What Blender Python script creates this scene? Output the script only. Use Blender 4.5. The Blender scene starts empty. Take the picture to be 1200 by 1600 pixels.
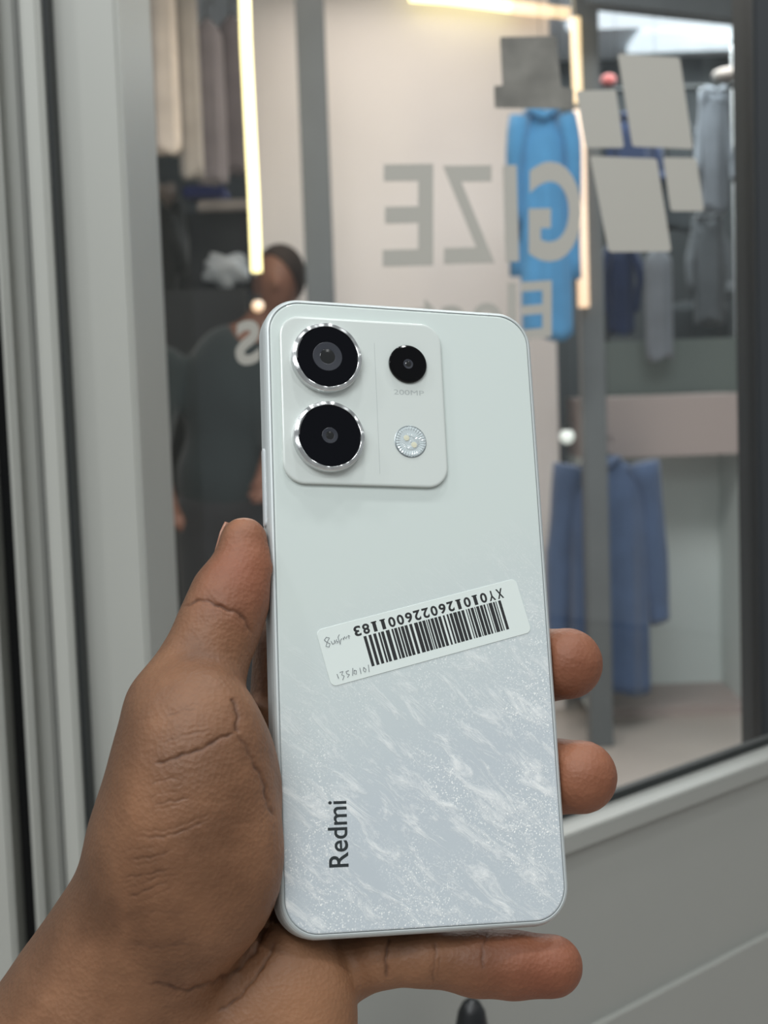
import bpy, bmesh, math, random
import numpy as np
from mathutils import Vector, Matrix
random.seed(4); np.random.seed(4)
S = bpy.context.scene
COL = S.collection
R = math.radians

# ------------------------------------------------------------------ camera
F = 2250.0                      # focal length in pixels of the 1200 x 1600 frame
EYE = Vector((0, 0, 1.30))
PITCH, ROLL = R(-5.0), R(-2.0)
_b = Matrix.Rotation(R(90) + PITCH, 3, 'X')
CR = _b @ Matrix.Rotation(ROLL, 3, 'Z')
CAMM = Matrix.Translation(EYE) @ CR.to_4x4()
cd = bpy.data.cameras.new('camera'); cam = bpy.data.objects.new('camera', cd); COL.objects.link(cam)
cam.matrix_world = CAMM
cd.lens = 5.6; cd.sensor_fit = 'VERTICAL'; cd.sensor_height = 5.6 * 1600 / F; cd.sensor_width = cd.sensor_height * .75
cd.clip_start = .01; cd.clip_end = 60
cd.dof.use_dof = True; cd.dof.focus_distance = .362; cd.dof.aperture_fstop = 2.5
S.camera = cam

xcab = 1.20
# ------------------------------------------------------------------ light
S.view_settings.view_transform = 'Standard'; S.view_settings.look = 'None'
S.view_settings.gamma = 1; S.view_settings.exposure = 0.0; S.view_settings.use_curve_mapping = False
wd = bpy.data.worlds.new('world'); S.world = wd; wd.use_nodes = True
wd.node_tree.nodes['Background'].inputs[0].default_value = (.93, .98, 1.0, 1)
wd.node_tree.nodes['Background'].inputs[1].default_value = .30

def area(name, loc, size, power, color=(1, 1, 1), rot=(0, 0, 0), shape='SQUARE', sy=None):
    l = bpy.data.lights.new(name, 'AREA'); l.shape = shape; l.size = size
    if sy: l.shape = 'RECTANGLE'; l.size_y = sy
    l.energy = power; l.color = color
    o = bpy.data.objects.new(name, l); COL.objects.link(o); o.location = loc; o.rotation_euler = rot
    return o
area('room_light_panel', (-.5, -.9, 2.6), .9, 22, (.95, .99, 1), (R(18), 0, 0))
for i, (x, y) in enumerate([(.75, -.4), (-.9, .15), (.55, .6), (0.1, -1.7), (-1.5, -1.2), (2.3, .1), (-1.9, .5), (0, .45)]):
    area('downlight', (x, y, 2.6), .09, 4.6, (.97, 1, 1), shape='DISK')
area('corridor_and_fill_light', (.9, 3.3, 2.8), 1.2, 34, (.95, .97, 1))
area('corridor_and_fill_light', (.1, 4.95, 2.8), .9, 7, (1, .88, .8))  # warm lamp added to brighten the top of the off-white panel
area('corridor_and_fill_light', (-.1, 3.4, 2.7), .6, 24, (1, .92, .88))
area('shop_light', (1.2, 6.3, 2.8), 1.0, 26, (.92, .97, 1))
area('cabinet_fill', (xcab, 5.6, 1.02), .3, 2.2, (.95, 1, 1))  # unseen fill lamp added to brighten the inside of the cabinet

# ------------------------------------------------------------------ helpers
def ray(px, py): return CR @ Vector(((px - 600) / F, (800 - py) / F, -1))
def at(px, py, Y):                       # point seen at a pixel, on the vertical plane y = Y
    d = ray(px, py); return EYE + d * (Y / d.y)
def atz(px, py, z):                      # ... on the horizontal plane z
    d = ray(px, py); return EYE + d * ((z - EYE.z) / d.z)
def c(r, g, b):
    f = lambda v: (v / 255 / 12.92) if v <= 10.3 else ((v / 255 + .055) / 1.055) ** 2.4
    return (f(r), f(g), f(b), 1)
def mat(name, col, rough=.5, metal=0, emis=None, es=1, noise=0, scale=8, coat=0, bump=0, sheen=0):
    m = bpy.data.materials.new(name); m.use_nodes = True; nt = m.node_tree; b = nt.nodes['Principled BSDF']
    b.inputs['Base Color'].default_value = col; b.inputs['Roughness'].default_value = rough
    b.inputs['Metallic'].default_value = metal; b.inputs['Coat Weight'].default_value = coat
    b.inputs['Sheen Weight'].default_value = sheen
    if emis: b.inputs['Emission Color'].default_value = emis; b.inputs['Emission Strength'].default_value = es
    if noise or bump:
        tc = nt.nodes.new('ShaderNodeTexCoord'); n = nt.nodes.new('ShaderNodeTexNoise')
        n.inputs['Scale'].default_value = scale; n.inputs['Detail'].default_value = 4
        nt.links.new(tc.outputs['Object'], n.inputs['Vector'])
    if noise:
        r = nt.nodes.new('ShaderNodeValToRGB'); e = r.color_ramp.elements
        e[0].position = .3; e[1].position = .7
        e[0].color = tuple(v * (1 - noise) for v in col[:3]) + (1,); e[1].color = tuple(min(1, v * (1 + noise)) for v in col[:3]) + (1,)
        nt.links.new(n.outputs['Fac'], r.inputs['Fac']); nt.links.new(r.outputs['Color'], b.inputs['Base Color'])
    if bump:
        bp = nt.nodes.new('ShaderNodeBump'); bp.inputs['Strength'].default_value = bump; bp.inputs['Distance'].default_value = .01
        nt.links.new(n.outputs['Fac'], bp.inputs['Height']); nt.links.new(bp.outputs['Normal'], b.inputs['Normal'])
    return m
def link(name, me, m=None, parent=None, smooth=False):
    o = bpy.data.objects.new(name, me); COL.objects.link(o)
    if m: me.materials.append(m)
    if parent: o.parent = parent
    if smooth: me.shade_smooth()
    return o
def mesh(name, V, Fc, m=None, parent=None, smooth=False):
    me = bpy.data.meshes.new(name); me.from_pydata([tuple(v) for v in V], [], [tuple(int(i) for i in f) for f in Fc]); me.update()
    return link(name, me, m, parent, smooth)
def empty(name, loc=(0, 0, 0), M=None):
    o = bpy.data.objects.new(name, None); COL.objects.link(o); o.empty_display_size = .02
    if M is not None: o.matrix_world = M
    else: o.location = loc
    return o
def tag(o, label, cat, group=None, kind=None):
    if label: o['label'] = label
    if cat: o['category'] = cat
    if group: o['group'] = group
    if kind: o['kind'] = kind
    return o
def struct(o): o['kind'] = 'structure'; return o
def boxgeo(lo, hi):
    x0, y0, z0 = lo; x1, y1, z1 = hi
    V = [(x0, y0, z0), (x1, y0, z0), (x1, y1, z0), (x0, y1, z0), (x0, y0, z1), (x1, y0, z1), (x1, y1, z1), (x0, y1, z1)]
    return V, [(0, 3, 2, 1), (4, 5, 6, 7), (0, 1, 5, 4), (1, 2, 6, 5), (2, 3, 7, 6), (3, 0, 4, 7)]
def box(name, lo, hi, m, parent=None, bev=0):
    V, Fc = boxgeo(lo, hi)
    if parent is None:                   # origin at the thing's base
        o0 = Vector(((lo[0] + hi[0]) / 2, (lo[1] + hi[1]) / 2, lo[2])); V = [Vector(v) - o0 for v in V]
    o = mesh(name, V, Fc, m, parent)
    if parent is None: o.location = o0
    if bev:
        bm = bmesh.new(); bm.from_mesh(o.data)
        bmesh.ops.bevel(bm, geom=bm.edges[:], offset=bev, segments=2, affect='EDGES'); bm.to_mesh(o.data); bm.free()
    return o
def rrect(w, h, r, n=10):
    r = max(r, 1e-6); P = []
    for cx, cy, a0 in ((w / 2 - r, h / 2 - r, 0), (-w / 2 + r, h / 2 - r, 90), (-w / 2 + r, -h / 2 + r, 180), (w / 2 - r, -h / 2 + r, 270)):
        for i in range(n + 1):
            a = R(a0 + 90 * i / n); P.append((cx + r * math.cos(a), cy + r * math.sin(a)))
    return P
def loft(rings, cap0=True, cap1=True):
    n = len(rings[0]); V = [v for r in rings for v in r]; Fc = []
    for k in range(len(rings) - 1):
        for i in range(n):
            j = (i + 1) % n; Fc.append((k * n + i, k * n + j, (k + 1) * n + j, (k + 1) * n + i))
    if cap0: Fc.append(tuple(range(n))[::-1])
    if cap1: Fc.append(tuple((len(rings) - 1) * n + i for i in range(n)))
    return V, Fc
def rstack(w, h, r, prof, n=10, cx=0, cy=0):
    return loft([[(x + cx, y + cy, z) for x, y in rrect(w - 2 * i, h - 2 * i, r - i, n)] for i, z in prof])
def disc(r_prof, n=64, cx=0, cy=0):      # lathe about z: (radius, z)
    rings = [[(cx + r * math.cos(2 * PI * i / n), cy + r * math.sin(2 * PI * i / n), z) for i in range(n)] for r, z in r_prof]
    return loft(rings)
PI = math.pi
def join(parts):
    V, Fc = [], []
    for v, f in parts:
        k = len(V); V += [tuple(a) for a in v]; Fc += [tuple(i + k for i in q) for q in f]
    return V, Fc
def tube(P, rad, n=8):
    P = [Vector(p) for p in P]; rings = []
    rad = rad if isinstance(rad, (list, tuple)) else [rad] * len(P)
    for i, p in enumerate(P):
        t = (P[min(i + 1, len(P) - 1)] - P[max(i - 1, 0)]).normalized()
        u = t.orthogonal().normalized() if i == 0 else (u - t * u.dot(t)).normalized()
        w = t.cross(u); rings.append([p + (u * math.cos(2 * PI * k / n) + w * math.sin(2 * PI * k / n)) * rad[i] for k in range(n)])
    return loft(rings)
def textmesh(s, bold=0.0, extrude=0.0):
    cu = bpy.data.curves.new('t', 'FONT'); cu.body = s; cu.size = 1; cu.offset = bold; cu.extrude = extrude; cu.resolution_u = 6
    o = bpy.data.objects.new('t', cu); COL.objects.link(o)
    bpy.context.view_layer.update()
    me = bpy.data.meshes.new_from_object(o.evaluated_get(bpy.context.evaluated_depsgraph_get()))
    bpy.data.objects.remove(o); V = np.array([v.co[:] for v in me.vertices]); Fc = [tuple(p.vertices) for p in me.polygons]
    bpy.data.meshes.remove(me)
    mn = V.min(0); mx = V.max(0); V[:, :2] = (V[:, :2] - mn[:2]) / (mx[:2] - mn[:2])   # 0..1 box
    return V, Fc

# ---------- implicit surfaces: smooth unions meshed with surface nets
def surface_net(fn, lo, hi, h):
    lo = np.array(lo, float); n = np.ceil((np.array(hi) - lo) / h).astype(int) + 1
    ax = [lo[i] + h * np.arange(n[i]) for i in range(3)]
    D = np.empty(n, np.float32)
    for i0 in range(0, n[0], 24):
        X, Y, Z = np.meshgrid(ax[0][i0:i0 + 24], ax[1], ax[2], indexing='ij')
        D[i0:i0 + 24] = fn(np.stack([X, Y, Z], -1).reshape(-1, 3)).reshape(X.shape)
    sg = D < 0; sh = tuple(n - 1); cnt = np.zeros(sh, np.int8)
    for dx in (0, 1):
        for dy in (0, 1):
            for dz in (0, 1): cnt += sg[dx:dx + sh[0], dy:dy + sh[1], dz:dz + sh[2]]
    act = (cnt > 0) & (cnt < 8); idx = -np.ones(sh, np.int64); C = np.argwhere(act); idx[act] = np.arange(len(C))
    acc = np.zeros((len(C), 3)); k = np.zeros(len(C))
    cs = [(a, b, d) for a in (0, 1) for b in (0, 1) for d in (0, 1)]
    for a in cs:
        for b in cs:
            if a < b and sum(abs(a[i] - b[i]) for i in range(3)) == 1:
                da = D[C[:, 0] + a[0], C[:, 1] + a[1], C[:, 2] + a[2]]; db = D[C[:, 0] + b[0], C[:, 1] + b[1], C[:, 2] + b[2]]
                m = (da < 0) != (db < 0); t = np.where(m, da / np.where(m, da - db, 1), 0)
                acc += np.where(m[:, None], np.array(a) + t[:, None] * (np.array(b) - np.array(a)), 0); k += m
    V = lo + h * (C + acc / k[:, None]); Q = []
    for axx in range(3):
        u, v = (axx + 1) % 3, (axx + 2) % 3
        s0 = [slice(1, -1)] * 3; s1 = [slice(1, -1)] * 3; s0[axx] = slice(0, -1); s1[axx] = slice(1, None)
        A = sg[tuple(s0)]; B = sg[tuple(s1)]
        for inside in (True, False):
            E = np.argwhere((A != B) & (A == inside)); off = np.ones(3, int); off[axx] = 0; E = E + off
            eu = np.zeros(3, int); eu[u] = 1; ev = np.zeros(3, int); ev[v] = 1
            q = [E - eu - ev, E - ev, E, E - eu]
            q = np.stack([idx[p[:, 0], p[:, 1], p[:, 2]] for p in q], 1)
            Q.append(q if inside else q[:, ::-1])
    return V, np.concatenate(Q)
def smin(a, b, k):
    h = np.clip(.5 + .5 * (b - a) / k, 0, 1); return b * (1 - h) + a * h - k * h * (1 - h)
def cone(P, a, b, ra, rb):
    a = np.array(a, float); b = np.array(b, float); d = b - a; t = np.clip((P - a) @ d / (d @ d), 0, 1)
    return np.linalg.norm(P - a - t[:, None] * d, axis=1) - (ra + (rb - ra) * t)
def ell(P, ce, r, ang=0):
    q = P - np.array(ce, float); r = np.array(r, float)
    if ang:
        ca, sa = math.cos(ang), math.sin(ang); q = np.stack([q[:, 0] * ca + q[:, 1] * sa, -q[:, 0] * sa + q[:, 1] * ca, q[:, 2]], 1)
    k0 = np.linalg.norm(q / r, axis=1); k1 = np.linalg.norm(q / r ** 2, axis=1) + 1e-9; return k0 * (k0 - 1) / k1

# ------------------------------------------------------------------ setting materials
M_white = mat('grey_white_paint', c(158, 159, 154), .45, noise=.04, scale=3)
M_frame = mat('painted_aluminium', c(176, 177, 171), .4, noise=.03, scale=2)
M_dark = mat('dark_rubber_and_shade', c(38, 42, 42), .6)  # also used as painted shade in the frame slots
M_black = mat('black_plastic', c(22, 24, 26), .35)
M_post = mat('grey_anodised_post', c(104, 108, 110), .45, noise=.08, scale=5)
M_floor = mat('beige_tile', c(190, 180, 172), .35, noise=.05, scale=3)
M_ceil = mat('white_ceiling', c(225, 230, 235), .8)
M_wall = mat('grey_wall', c(88, 92, 94), .8, noise=.08, scale=2)
M_panel = mat('off_white_laminate', c(246, 238, 234), .5, noise=.02, scale=3)
M_pink = mat('pinkish_shelf_board', c(176, 162, 158), .5)
M_teal = mat('pale_cabinet_lining', c(225, 232, 230), .5)
M_vinyl = mat('grey_vinyl', c(178, 175, 167), .6)
M_vinyl2 = mat('dark_grey_vinyl', c(120, 118, 112), .6, noise=.25, scale=40)

# ------------------------------------------------------------------ the setting
GY = 1.26                                                    # plane of the shop glass
struct(box('floor', (-4, -2, -.1), (5, 7.4, 0), M_floor))
struct(box('ceiling', (-4, 1.5, 2.85), (5, 7.4, 2.95), M_ceil))
struct(box('wall_back', (-4, 7.2, 0), (5, 7.35, 2.85), M_wall))
# painted aluminium frame to the left of the glass: upright profiles
def xat(px, Y): return at(px, 450, Y).x
def upright(name, p0, p1, Y0, Y1, m=M_frame, bev=.003):
    return struct(box(name, (xat(p0, Y0), Y0, 0), (xat(p1, Y0), Y1, 2.85), m, bev=bev))
upright('trim_1', 98, 205, 1.08, 1.245)
upright('trim_2', 52, 84, 1.05, 1.20)
upright('trim_3', 17, 50, 1.09, 1.20)
upright('trim_4', -2, 13, 1.07, 1.16)
upright('trim_5', -34, -6, 1.12, 1.20, M_black)
upright('trim_16', -160, -35, 1.09, 1.20)
upright('slot_shade_1', 84.5, 97.5, 1.06, 1.2, M_dark, 0)  # dark strip standing in for the shade inside the slot
upright('slot_shade_2', 13.5, 16.5, 1.085, 1.2, M_dark, 0)  # narrow dark strip, shade of the gap as a solid
upright('slot_shade_3', 50.2, 51.8, 1.08, 1.2, M_dark, 0)  # thin dark strip imitating the shaded gap
upright('trim_6', -150, 150, 1.205, 1.24, M_dark, 0)  # dark backing added so the slots between profiles look deep
# glass pane with the lettering, seen from its back
M_glass = bpy.data.materials.new('clear_glass'); M_glass.use_nodes = True
nt = M_glass.node_tree; nt.nodes.clear()
o_ = nt.nodes.new('ShaderNodeOutputMaterial'); mx = nt.nodes.new('ShaderNodeMixShader'); fr = nt.nodes.new('ShaderNodeFresnel')
tr = nt.nodes.new('ShaderNodeBsdfTransparent'); gl = nt.nodes.new('ShaderNodeBsdfGlossy')
fr.inputs['IOR'].default_value = 1.45; tr.inputs['Color'].default_value = (.95, .97, .96, 1); gl.inputs['Roughness'].default_value = .02
nt.links.new(fr.outputs[0], mx.inputs[0]); nt.links.new(tr.outputs[0], mx.inputs[1]); nt.links.new(gl.outputs[0], mx.inputs[2]); nt.links.new(mx.outputs[0], o_.inputs[0])
win = struct(empty('window_1', (0, GY, 0)))
gx0, gx1 = xat(215, GY), xat(1182, GY)
def gchild(name, V, Fc, m, par=None):
    return mesh(name, [Vector(v) - Vector((0, GY, 0)) for v in V], Fc, m, par or win)
pane = gchild('glass_pane', *boxgeo((gx0, GY, .02), (gx1, GY + .006, 2.85)), M_glass)
def quadmap(V, quad, Y):                 # quad: pixels of the text box's bottom-left, bottom-right, top-right, top-left
    A = [at(*q, Y) for q in quad]; out = []
    for u, v, w in V: out.append((A[0] * (1 - u) + A[1] * u) * (1 - v) + (A[3] * (1 - u) + A[2] * u) * v + Vector((0, -w, 0)))
    return out
def glyph(name, s, quad, m=M_vinyl, bold=.0, par=None):
    V, Fc = textmesh(s, bold, .0004); return gchild(name, quadmap(V, quad, GY - .0008), Fc, m, par)
for s, x0, x1, y0, y1, bd in (('G', 908, 826, 408, 252, .03), ('I', 807, 790, 409, 258, .0), ('Z', 773, 692, 411, 258, .015), ('E', 677, 598, 415, 256, .015)):
    if s == 'I': g = gchild('glass_letter', *boxgeo(tuple(at(x1, y0, GY - .0016)), tuple(at(x0, y1, GY - .0004))), M_vinyl)
    else: g = glyph('glass_letter', s, [(x0, y0), (x1, y0 + (2 if s != 'G' else 1)), (x1, y1 + 1), (x0, y1)], bold=bd)
    g['label'] = 'grey vinyl letter %s, mirrored, in the large word' % s
g = glyph('glass_word', 'Electronics', [(862, 527), (368, 572), (368, 470), (862, 438)], bold=.015)
def decal(name, px, m, r=.0, Y=None):
    P = [at(*p, GY - .0008) for p in px]; n = len(P)
    V = P + [p + Vector((0, -.0004, 0)) for p in P]
    return gchild(name, *loft([V[:n], V[n:]]), m)
def roundquad(q, r=5, n=4):
    out = []; k = len(q)
    for i in range(k):
        p = Vector(q[i]); a = (Vector(q[i - 1]) - p).normalized() * r; b = (Vector(q[(i + 1) % k]) - p).normalized() * r
        for j in range(n + 1):
            t = j / n; out.append(tuple((p + a) * (1 - t) ** 2 + p * 2 * t * (1 - t) + (p + b) * t * t))
    return out
for q in ([(900, 142), (962, 140), (975, 231), (915, 231)], [(965, 84), (1062, 90), (1083, 233), (988, 229)],
          [(922, 244), (1026, 248), (1049, 393), (951, 394)], [(1036, 246), (1088, 247), (1100, 330), (1048, 330)]):
    d = decal('logo_pane', roundquad(q), M_vinyl)
decal('hat_decal', roundquad([(781, 58), (869, 56), (877, 136), (896, 138), (896, 170), (773, 169), (772, 134), (785, 134)], 3), M_vinyl2)
# dark upright post closing the glass on the right
struct(box('trim_7', (xat(1180, 1.25), 1.245, 0), (xat(1330, 1.25), 1.32, 2.85), mat('charcoal_profile', c(44, 48, 52), .5), bev=.002))

# low boarded wall with a cap rail running away to the right
zc = at(965, 1275, .86).z
f1, f2 = atz(965, 1275, zc), atz(1200, 1187, zc)
b1, b2 = atz(965, 1243, zc), atz(1200, 1157, zc)
dr = (f2 - f1).normalized(); wn = Vector((-dr.y, dr.x, 0)); wid = (b1 - f1).dot(wn)
def rail(s0, s1, n0, n1, z0, z1, name, m, bev=0):
    V, Fc = boxgeo((s0, n0, z0), (s1, n1, z1))
    V = [f1 + dr * v[0] + wn * v[1] + Vector((0, 0, v[2] - zc)) for v in V]
    o0 = sum(V, Vector()) / 8; o0.z = z0
    o = mesh(name, [v - o0 for v in V], Fc, m); o.location = o0
    if bev:
        bm = bmesh.new(); bm.from_mesh(o.data); bmesh.ops.bevel(bm, geom=bm.edges[:], offset=bev, segments=3, affect='EDGES'); bm.to_mesh(o.data); bm.free()
    return struct(o)
t_left = (atz(415, 1480, zc) - f1).dot(dr)
print('rail', zc, f1, f2, b1, b2, wid, 'left', t_left)
SL, SR = t_left, .30
rail(SL, SR, .004, wid, 0, zc - .012, 'wall_low', M_white)
rail(SL, SR, 0, wid, zc - .012, zc, 'trim_8', M_white, .0008)
rail(SL, SR, wid - .006, wid, zc, zc + .0055, 'trim_9', M_dark)
rail(SL, SR, -.0006, .004, zc - .25, zc - .125, 'trim_10', M_white)

# ------------------------------------------------------------------ the shop beyond the glass
def post(name, p0, p1, Y, d, z0=0, z1=2.85, m=M_post):
    return struct(box(name, (xat(p0, Y), Y, z0), (xat(p1, Y), Y + d, z1), m, bev=.004))
post('trim_11', 908, 944, 5.0, .1)
post('trim_12', 478, 522, 5.0, .1)
# header beam running away to the right
h0 = at(915, 2, 4.6); h1 = atz(1215, 36, h0.z)
V = [h0, h1, h1 + Vector((.05, .12, 0)), h0 + Vector((.05, .12, 0))]; V = V + [v + Vector((0, 0, .28)) for v in V]
hb = mesh('trim_13', [v - h0 for v in V], [(0, 3, 2, 1), (4, 5, 6, 7), (0, 1, 5, 4), (1, 2, 6, 5), (2, 3, 7, 6), (3, 0, 4, 7)], M_post); hb.location = h0; struct(hb)
# white panel framed by a warm light strip
PY = 5.6
pp = tag(box('room_screen', (xat(398, PY), PY, 0), (xat(868, PY), PY + .04, 2.845), M_panel, bev=.004),
         'tall off-white panel behind the mirrored letters, edged by light strips', 'panel')
def strip(name, pts, Y, w, col, es, label):
    pts = list(pts)
    m = mat(name + '_glow', (1, 1, 1, 1), .4, emis=col, es=es)
    P = [at(x, y, Y) for x, y in pts]; o0 = P[-1].copy()
    V, Fc = tube([p - o0 for p in P], w, 10); o = mesh(name, V, Fc, m, smooth=True); o.location = o0
    return tag(o, label, 'light strip', 'warm light strips around the white panel')
LY = 5.52
strip('light_strip', [(381, -40), (384, 60), (389, 160), (396, 300), (401, 425)], 4.9, .0175, (1, .83, .36, 1), 3.2, 'long yellow glowing light strip hanging down left of the white panel')
strip('light_strip', [(640, -6), (700, -2), (756, 5), (800, 11)], LY, .020, (1, .85, .4, 1), 3.0, 'bright yellow light strip along the top of the white panel')
strip('light_strip', [(803, 12), (850, 17), (890, 21)], LY, .022, (1, .62, .30, 1), 1.3, 'dim orange light strip at the top right corner of the panel')
strip('light_strip', [(899, 28), (900, 80), (903, 160)], 4.97, .017, (1, .66, .28, 1), 1.3, 'short orange light strip beside the hat-shaped decal')
strip('light_strip', [(905, 172), (908, 320), (912, 480)], 4.97, .020, (1, .60, .32, 1), 1.15, 'long peach light strip running down beside the blue shirt')
def ball(name, px, py, Y, r, m, label, cat, sc=(1, 1, 1)):
    bm = bmesh.new(); bmesh.ops.create_uvsphere(bm, u_segments=20, v_segments=12, radius=r); me = bpy.data.meshes.new(name); bm.to_mesh(me); bm.free()
    o = link(name, me, m, None, True); o.location = at(px, py, Y); o.scale = sc
    if cat in ('bag', 'cloth', 'sack'):
        for v in me.vertices:
            q = v.co / r; v.co *= 1 + .22 * math.sin(3.1 * q.x + 1.3) * math.sin(4.3 * q.z + .5) + .14 * math.sin(7 * q.x + 5 * q.z + 2 * q.y)
    return tag(o, label, cat)
def lampbulb(px, py, Y, r, col, es, label):
    o = ball('light_bulb', px, py, Y, r, mat('bulb_glow', (1, 1, 1, 1), .4, emis=col, es=es), label, 'bulb')
    V, Fc = disc([(r * .55, r * .7), (r * .55, r * 1.6), (r * .3, r * 1.8)], 16); mesh('bulb_socket', V, Fc, M_dark, o)
    V, Fc = tube([(0, 0, r * 1.7), (0, 0, 2.85 - o.location.z)], .0012, 6); mesh('cord', V, Fc, M_dark, o); return o
lampbulb(403, 478, 4.85, .020, (1, .55, .22, 1), 1.0, 'small orange bulb below the long yellow light strip')
lampbulb(886, 682, 5.04, .026, (.85, .95, .85, 1), .45, 'pale round bulb beside the dark post above the blue shirt')
# ceiling light panels seen top right
for i, (a, b_, Y0, Y1) in enumerate(((946, 1125, 5.5, 6.45), (1010, 1180, 6.56, 6.95))):
    o = box('ceiling_light_panel', (xat(a, Y0), Y0, 2.82), (xat(b_, Y1), Y1, 2.85), mat('panel_glow', (1, 1, 1, 1), .5, emis=(.8, .9, 1, 1), es=1.0), bev=0)
    tag(o, ['wide pale blue ceiling light panel, the nearer one', 'narrow white ceiling light panel nearer the back wall'][i], 'ceiling light')
# column far right top
box_c = tag(box('white_column', (xat(1160, 6.6), 6.6, 1.3), (xat(1183, 6.6), 6.75, 2.84), mat('white_col', c(240, 240, 240), .5)), 'short white column high up right beside dark clothes', 'column')

# display cabinet right of the dark post
CY0, CY1 = 5.42, 5.87
def cx(px): return xat(px, CY0)
cab = empty('display_cabinet', (0, CY0, 0)); tag(cab, 'open display cabinet with pale back holding the hanging navy shirt', 'cabinet')
def cpart(name, p0, p1, ya, yb, z0, z1, m):
    return mesh(name, *boxgeo((cx(p0), ya - CY0, z0), (cx(p1), yb - CY0, z1)), m, cab)
zt0, zt1 = at(1060, 712, CY0).z, at(1060, 618, CY0).z
zb = at(1060, 1105, CY0).z
print('cab', zt0, zt1, zb)
cpart('top_board', 905, 1166, CY0, CY1, zt0, zt1, M_pink)
cpart('back_panel', 905, 1166, CY1 - .02, CY1, .03, zt0, M_teal)
cpart('side_panel', 1160, 1168, CY0, CY1 - .02, .03, zt0, M_teal)
cpart('side_panel', 905, 911, CY0, CY1 - .02, .03, zt0, M_teal)
cpart('bottom_board', 911, 1160, CY0 + .02, CY1 - .02, .0, max(.03, zb), M_pink)
# upper shelf zone: grey ledge above the cabinet
tag(box('grey_ledge', (xat(945, 5.9), 5.9, 0), (xat(1172, 5.9), 6.3, at(1060, 530, 5.9).z), mat('grey_green_panel', c(110, 120, 116), .6)), 'grey green counter above and behind the display cabinet', 'counter')

# ------------------------------------------------------------------ clothes
def cloth(name, col, n=.12): return mat(name, col, .85, noise=n, scale=9, sheen=.3)
def hanging_shirt(px, top, bot, wpx, Y, m, label, cat='shirt', sleeves=True, group=None, seed=0, hanger=True, hemw=1.0):
    rnd = random.Random(seed); T = at(px, top, Y); B = at(px + (bot - top) * .03, bot, Y); H = T.z - B.z
    W = (at(px + wpx / 2, top, Y) - at(px - wpx / 2, top, Y)).length; x0 = T.x
    k1, k2, ph, ph2 = rnd.randint(5, 7), rnd.randint(9, 12), rnd.random() * 6, rnd.random() * 6
    root = empty(cat.replace(' ', '_'), (x0, Y, B.z)); tag(root, label, cat, group)
    bw = W * (.62 if sleeves else .95)
    rings = []
    for i in range(22):
        t = i / 21; z = H * (1 - t)
        if t < .12: w = bw * (.22 + .78 * math.sin(min(1, t / .12) * PI / 2))
        else: w = bw * (1 + (hemw - 1) * (t - .12))
        d = min(.10, bw * .35) * (.35 + .65 * min(1, t / .15)); ring = []
        for j in range(48):
            a = 2 * PI * j / 48; f = 1 + (.10 * math.sin(k1 * a + ph + t) + .06 * math.sin(k2 * a + ph2)) * min(1, t * 2)
            ring.append((w / 2 * math.cos(a) * (1 + (f - 1) * .3), d * math.sin(a) * f, z + .012 * math.sin(3 * a + ph) * (t > .9)))
        rings.append(ring)
    V, Fc = loft(rings); mesh('shirt_body' if sleeves else 'cloth_body', V, Fc, m, root, True)
    if sleeves:
        for s in (-1, 1):
            P = []; Rr = []
            for i in range(12):
                t = i / 11
                P.append((s * (bw * .40 + W * .13 * math.sin(min(1, t * 1.6) * PI / 2) + .01 * math.sin(5 * t + seed)), -.015 - .02 * math.sin(4 * t + seed), H * (.965 - .80 * t * (.8 + .2 * rnd.random()))))
                Rr.append(W * .12 * (1 - .3 * t) * (1 + .1 * math.sin(9 * t + seed)))
            V, Fc = tube(P, Rr, 14); mesh('sleeve', V, Fc, m, root, True)
        V, Fc = tube([(-.05, 0, H * .985), (-.035, -.05, H * .99), (0, -.07, H * .955), (.035, -.05, H * .99), (.05, 0, H * .985)], .014, 8)
        mesh('collar', V, Fc, m, root, True)
    if hanger:
        hg = empty('clothes_hanger', (x0, Y, T.z)); tag(hg, 'thin dark hanger holding the ' + label.split(',')[0].split(' hanging')[0], 'hanger', None)
        V, Fc = tube([(-bw * .4, 0, -.05), (0, 0, .01), (bw * .4, 0, -.05)], .006); mesh('shoulder_bar', V, Fc, M_dark, hg)
        V, Fc = tube([(0, 0, .01), (0, 0, .05), (.02, 0, .07), (.03, 0, .05)], .003); mesh('hook', V, Fc, M_dark, hg)
        V, Fc = tube([(0, 0, .05), (0, 0, 2.85 - T.z)], .0011, 5); mesh('wire', V, Fc, M_dark, hg)
    return root
M_sky = cloth('sky_blue_cotton', c(74, 138, 184)); M_navy = cloth('steel_blue_cotton', c(78, 98, 132)); M_greyc = cloth('grey_cotton', c(128, 134, 142))
M_char = cloth('charcoal_cotton', c(52, 57, 60)); M_navy2 = cloth('dark_navy_cotton', c(34, 50, 84)); M_cream = cloth('cream_cotton', c(226, 212, 202)); M_mauve = cloth('grey_mauve_cotton', c(132, 124, 128))
hanging_shirt(846, 172, 528, 128, 4.8, M_sky, 'sky blue long-sleeved shirt hanging behind the mirrored letter G', seed=1)
hanging_shirt(945, 712, 1078, 208, 5.29, M_navy, 'steel blue shirt hanging in the cabinet behind the post', seed=2)
hanging_shirt(1114, 140, 330, 64, 6.2, M_greyc, 'pale grey shirt hanging high right of the logo panes', seed=3)
hanging_shirt(1106, 336, 505, 74, 6.55, cloth('dim_grey_cotton', c(92, 96, 100)), 'dull grey shirt hanging under the pale grey shirt', seed=4)
hanging_shirt(1028, 388, 560, 44, 5.78, M_greyc, 'narrow grey trousers hanging under the largest lower logo pane', 'trousers', False, seed=5)
hanging_shirt(968, 385, 520, 70, 5.95, M_navy2, 'dark navy shirt hanging just right of the post below the logo', seed=6)
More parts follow.
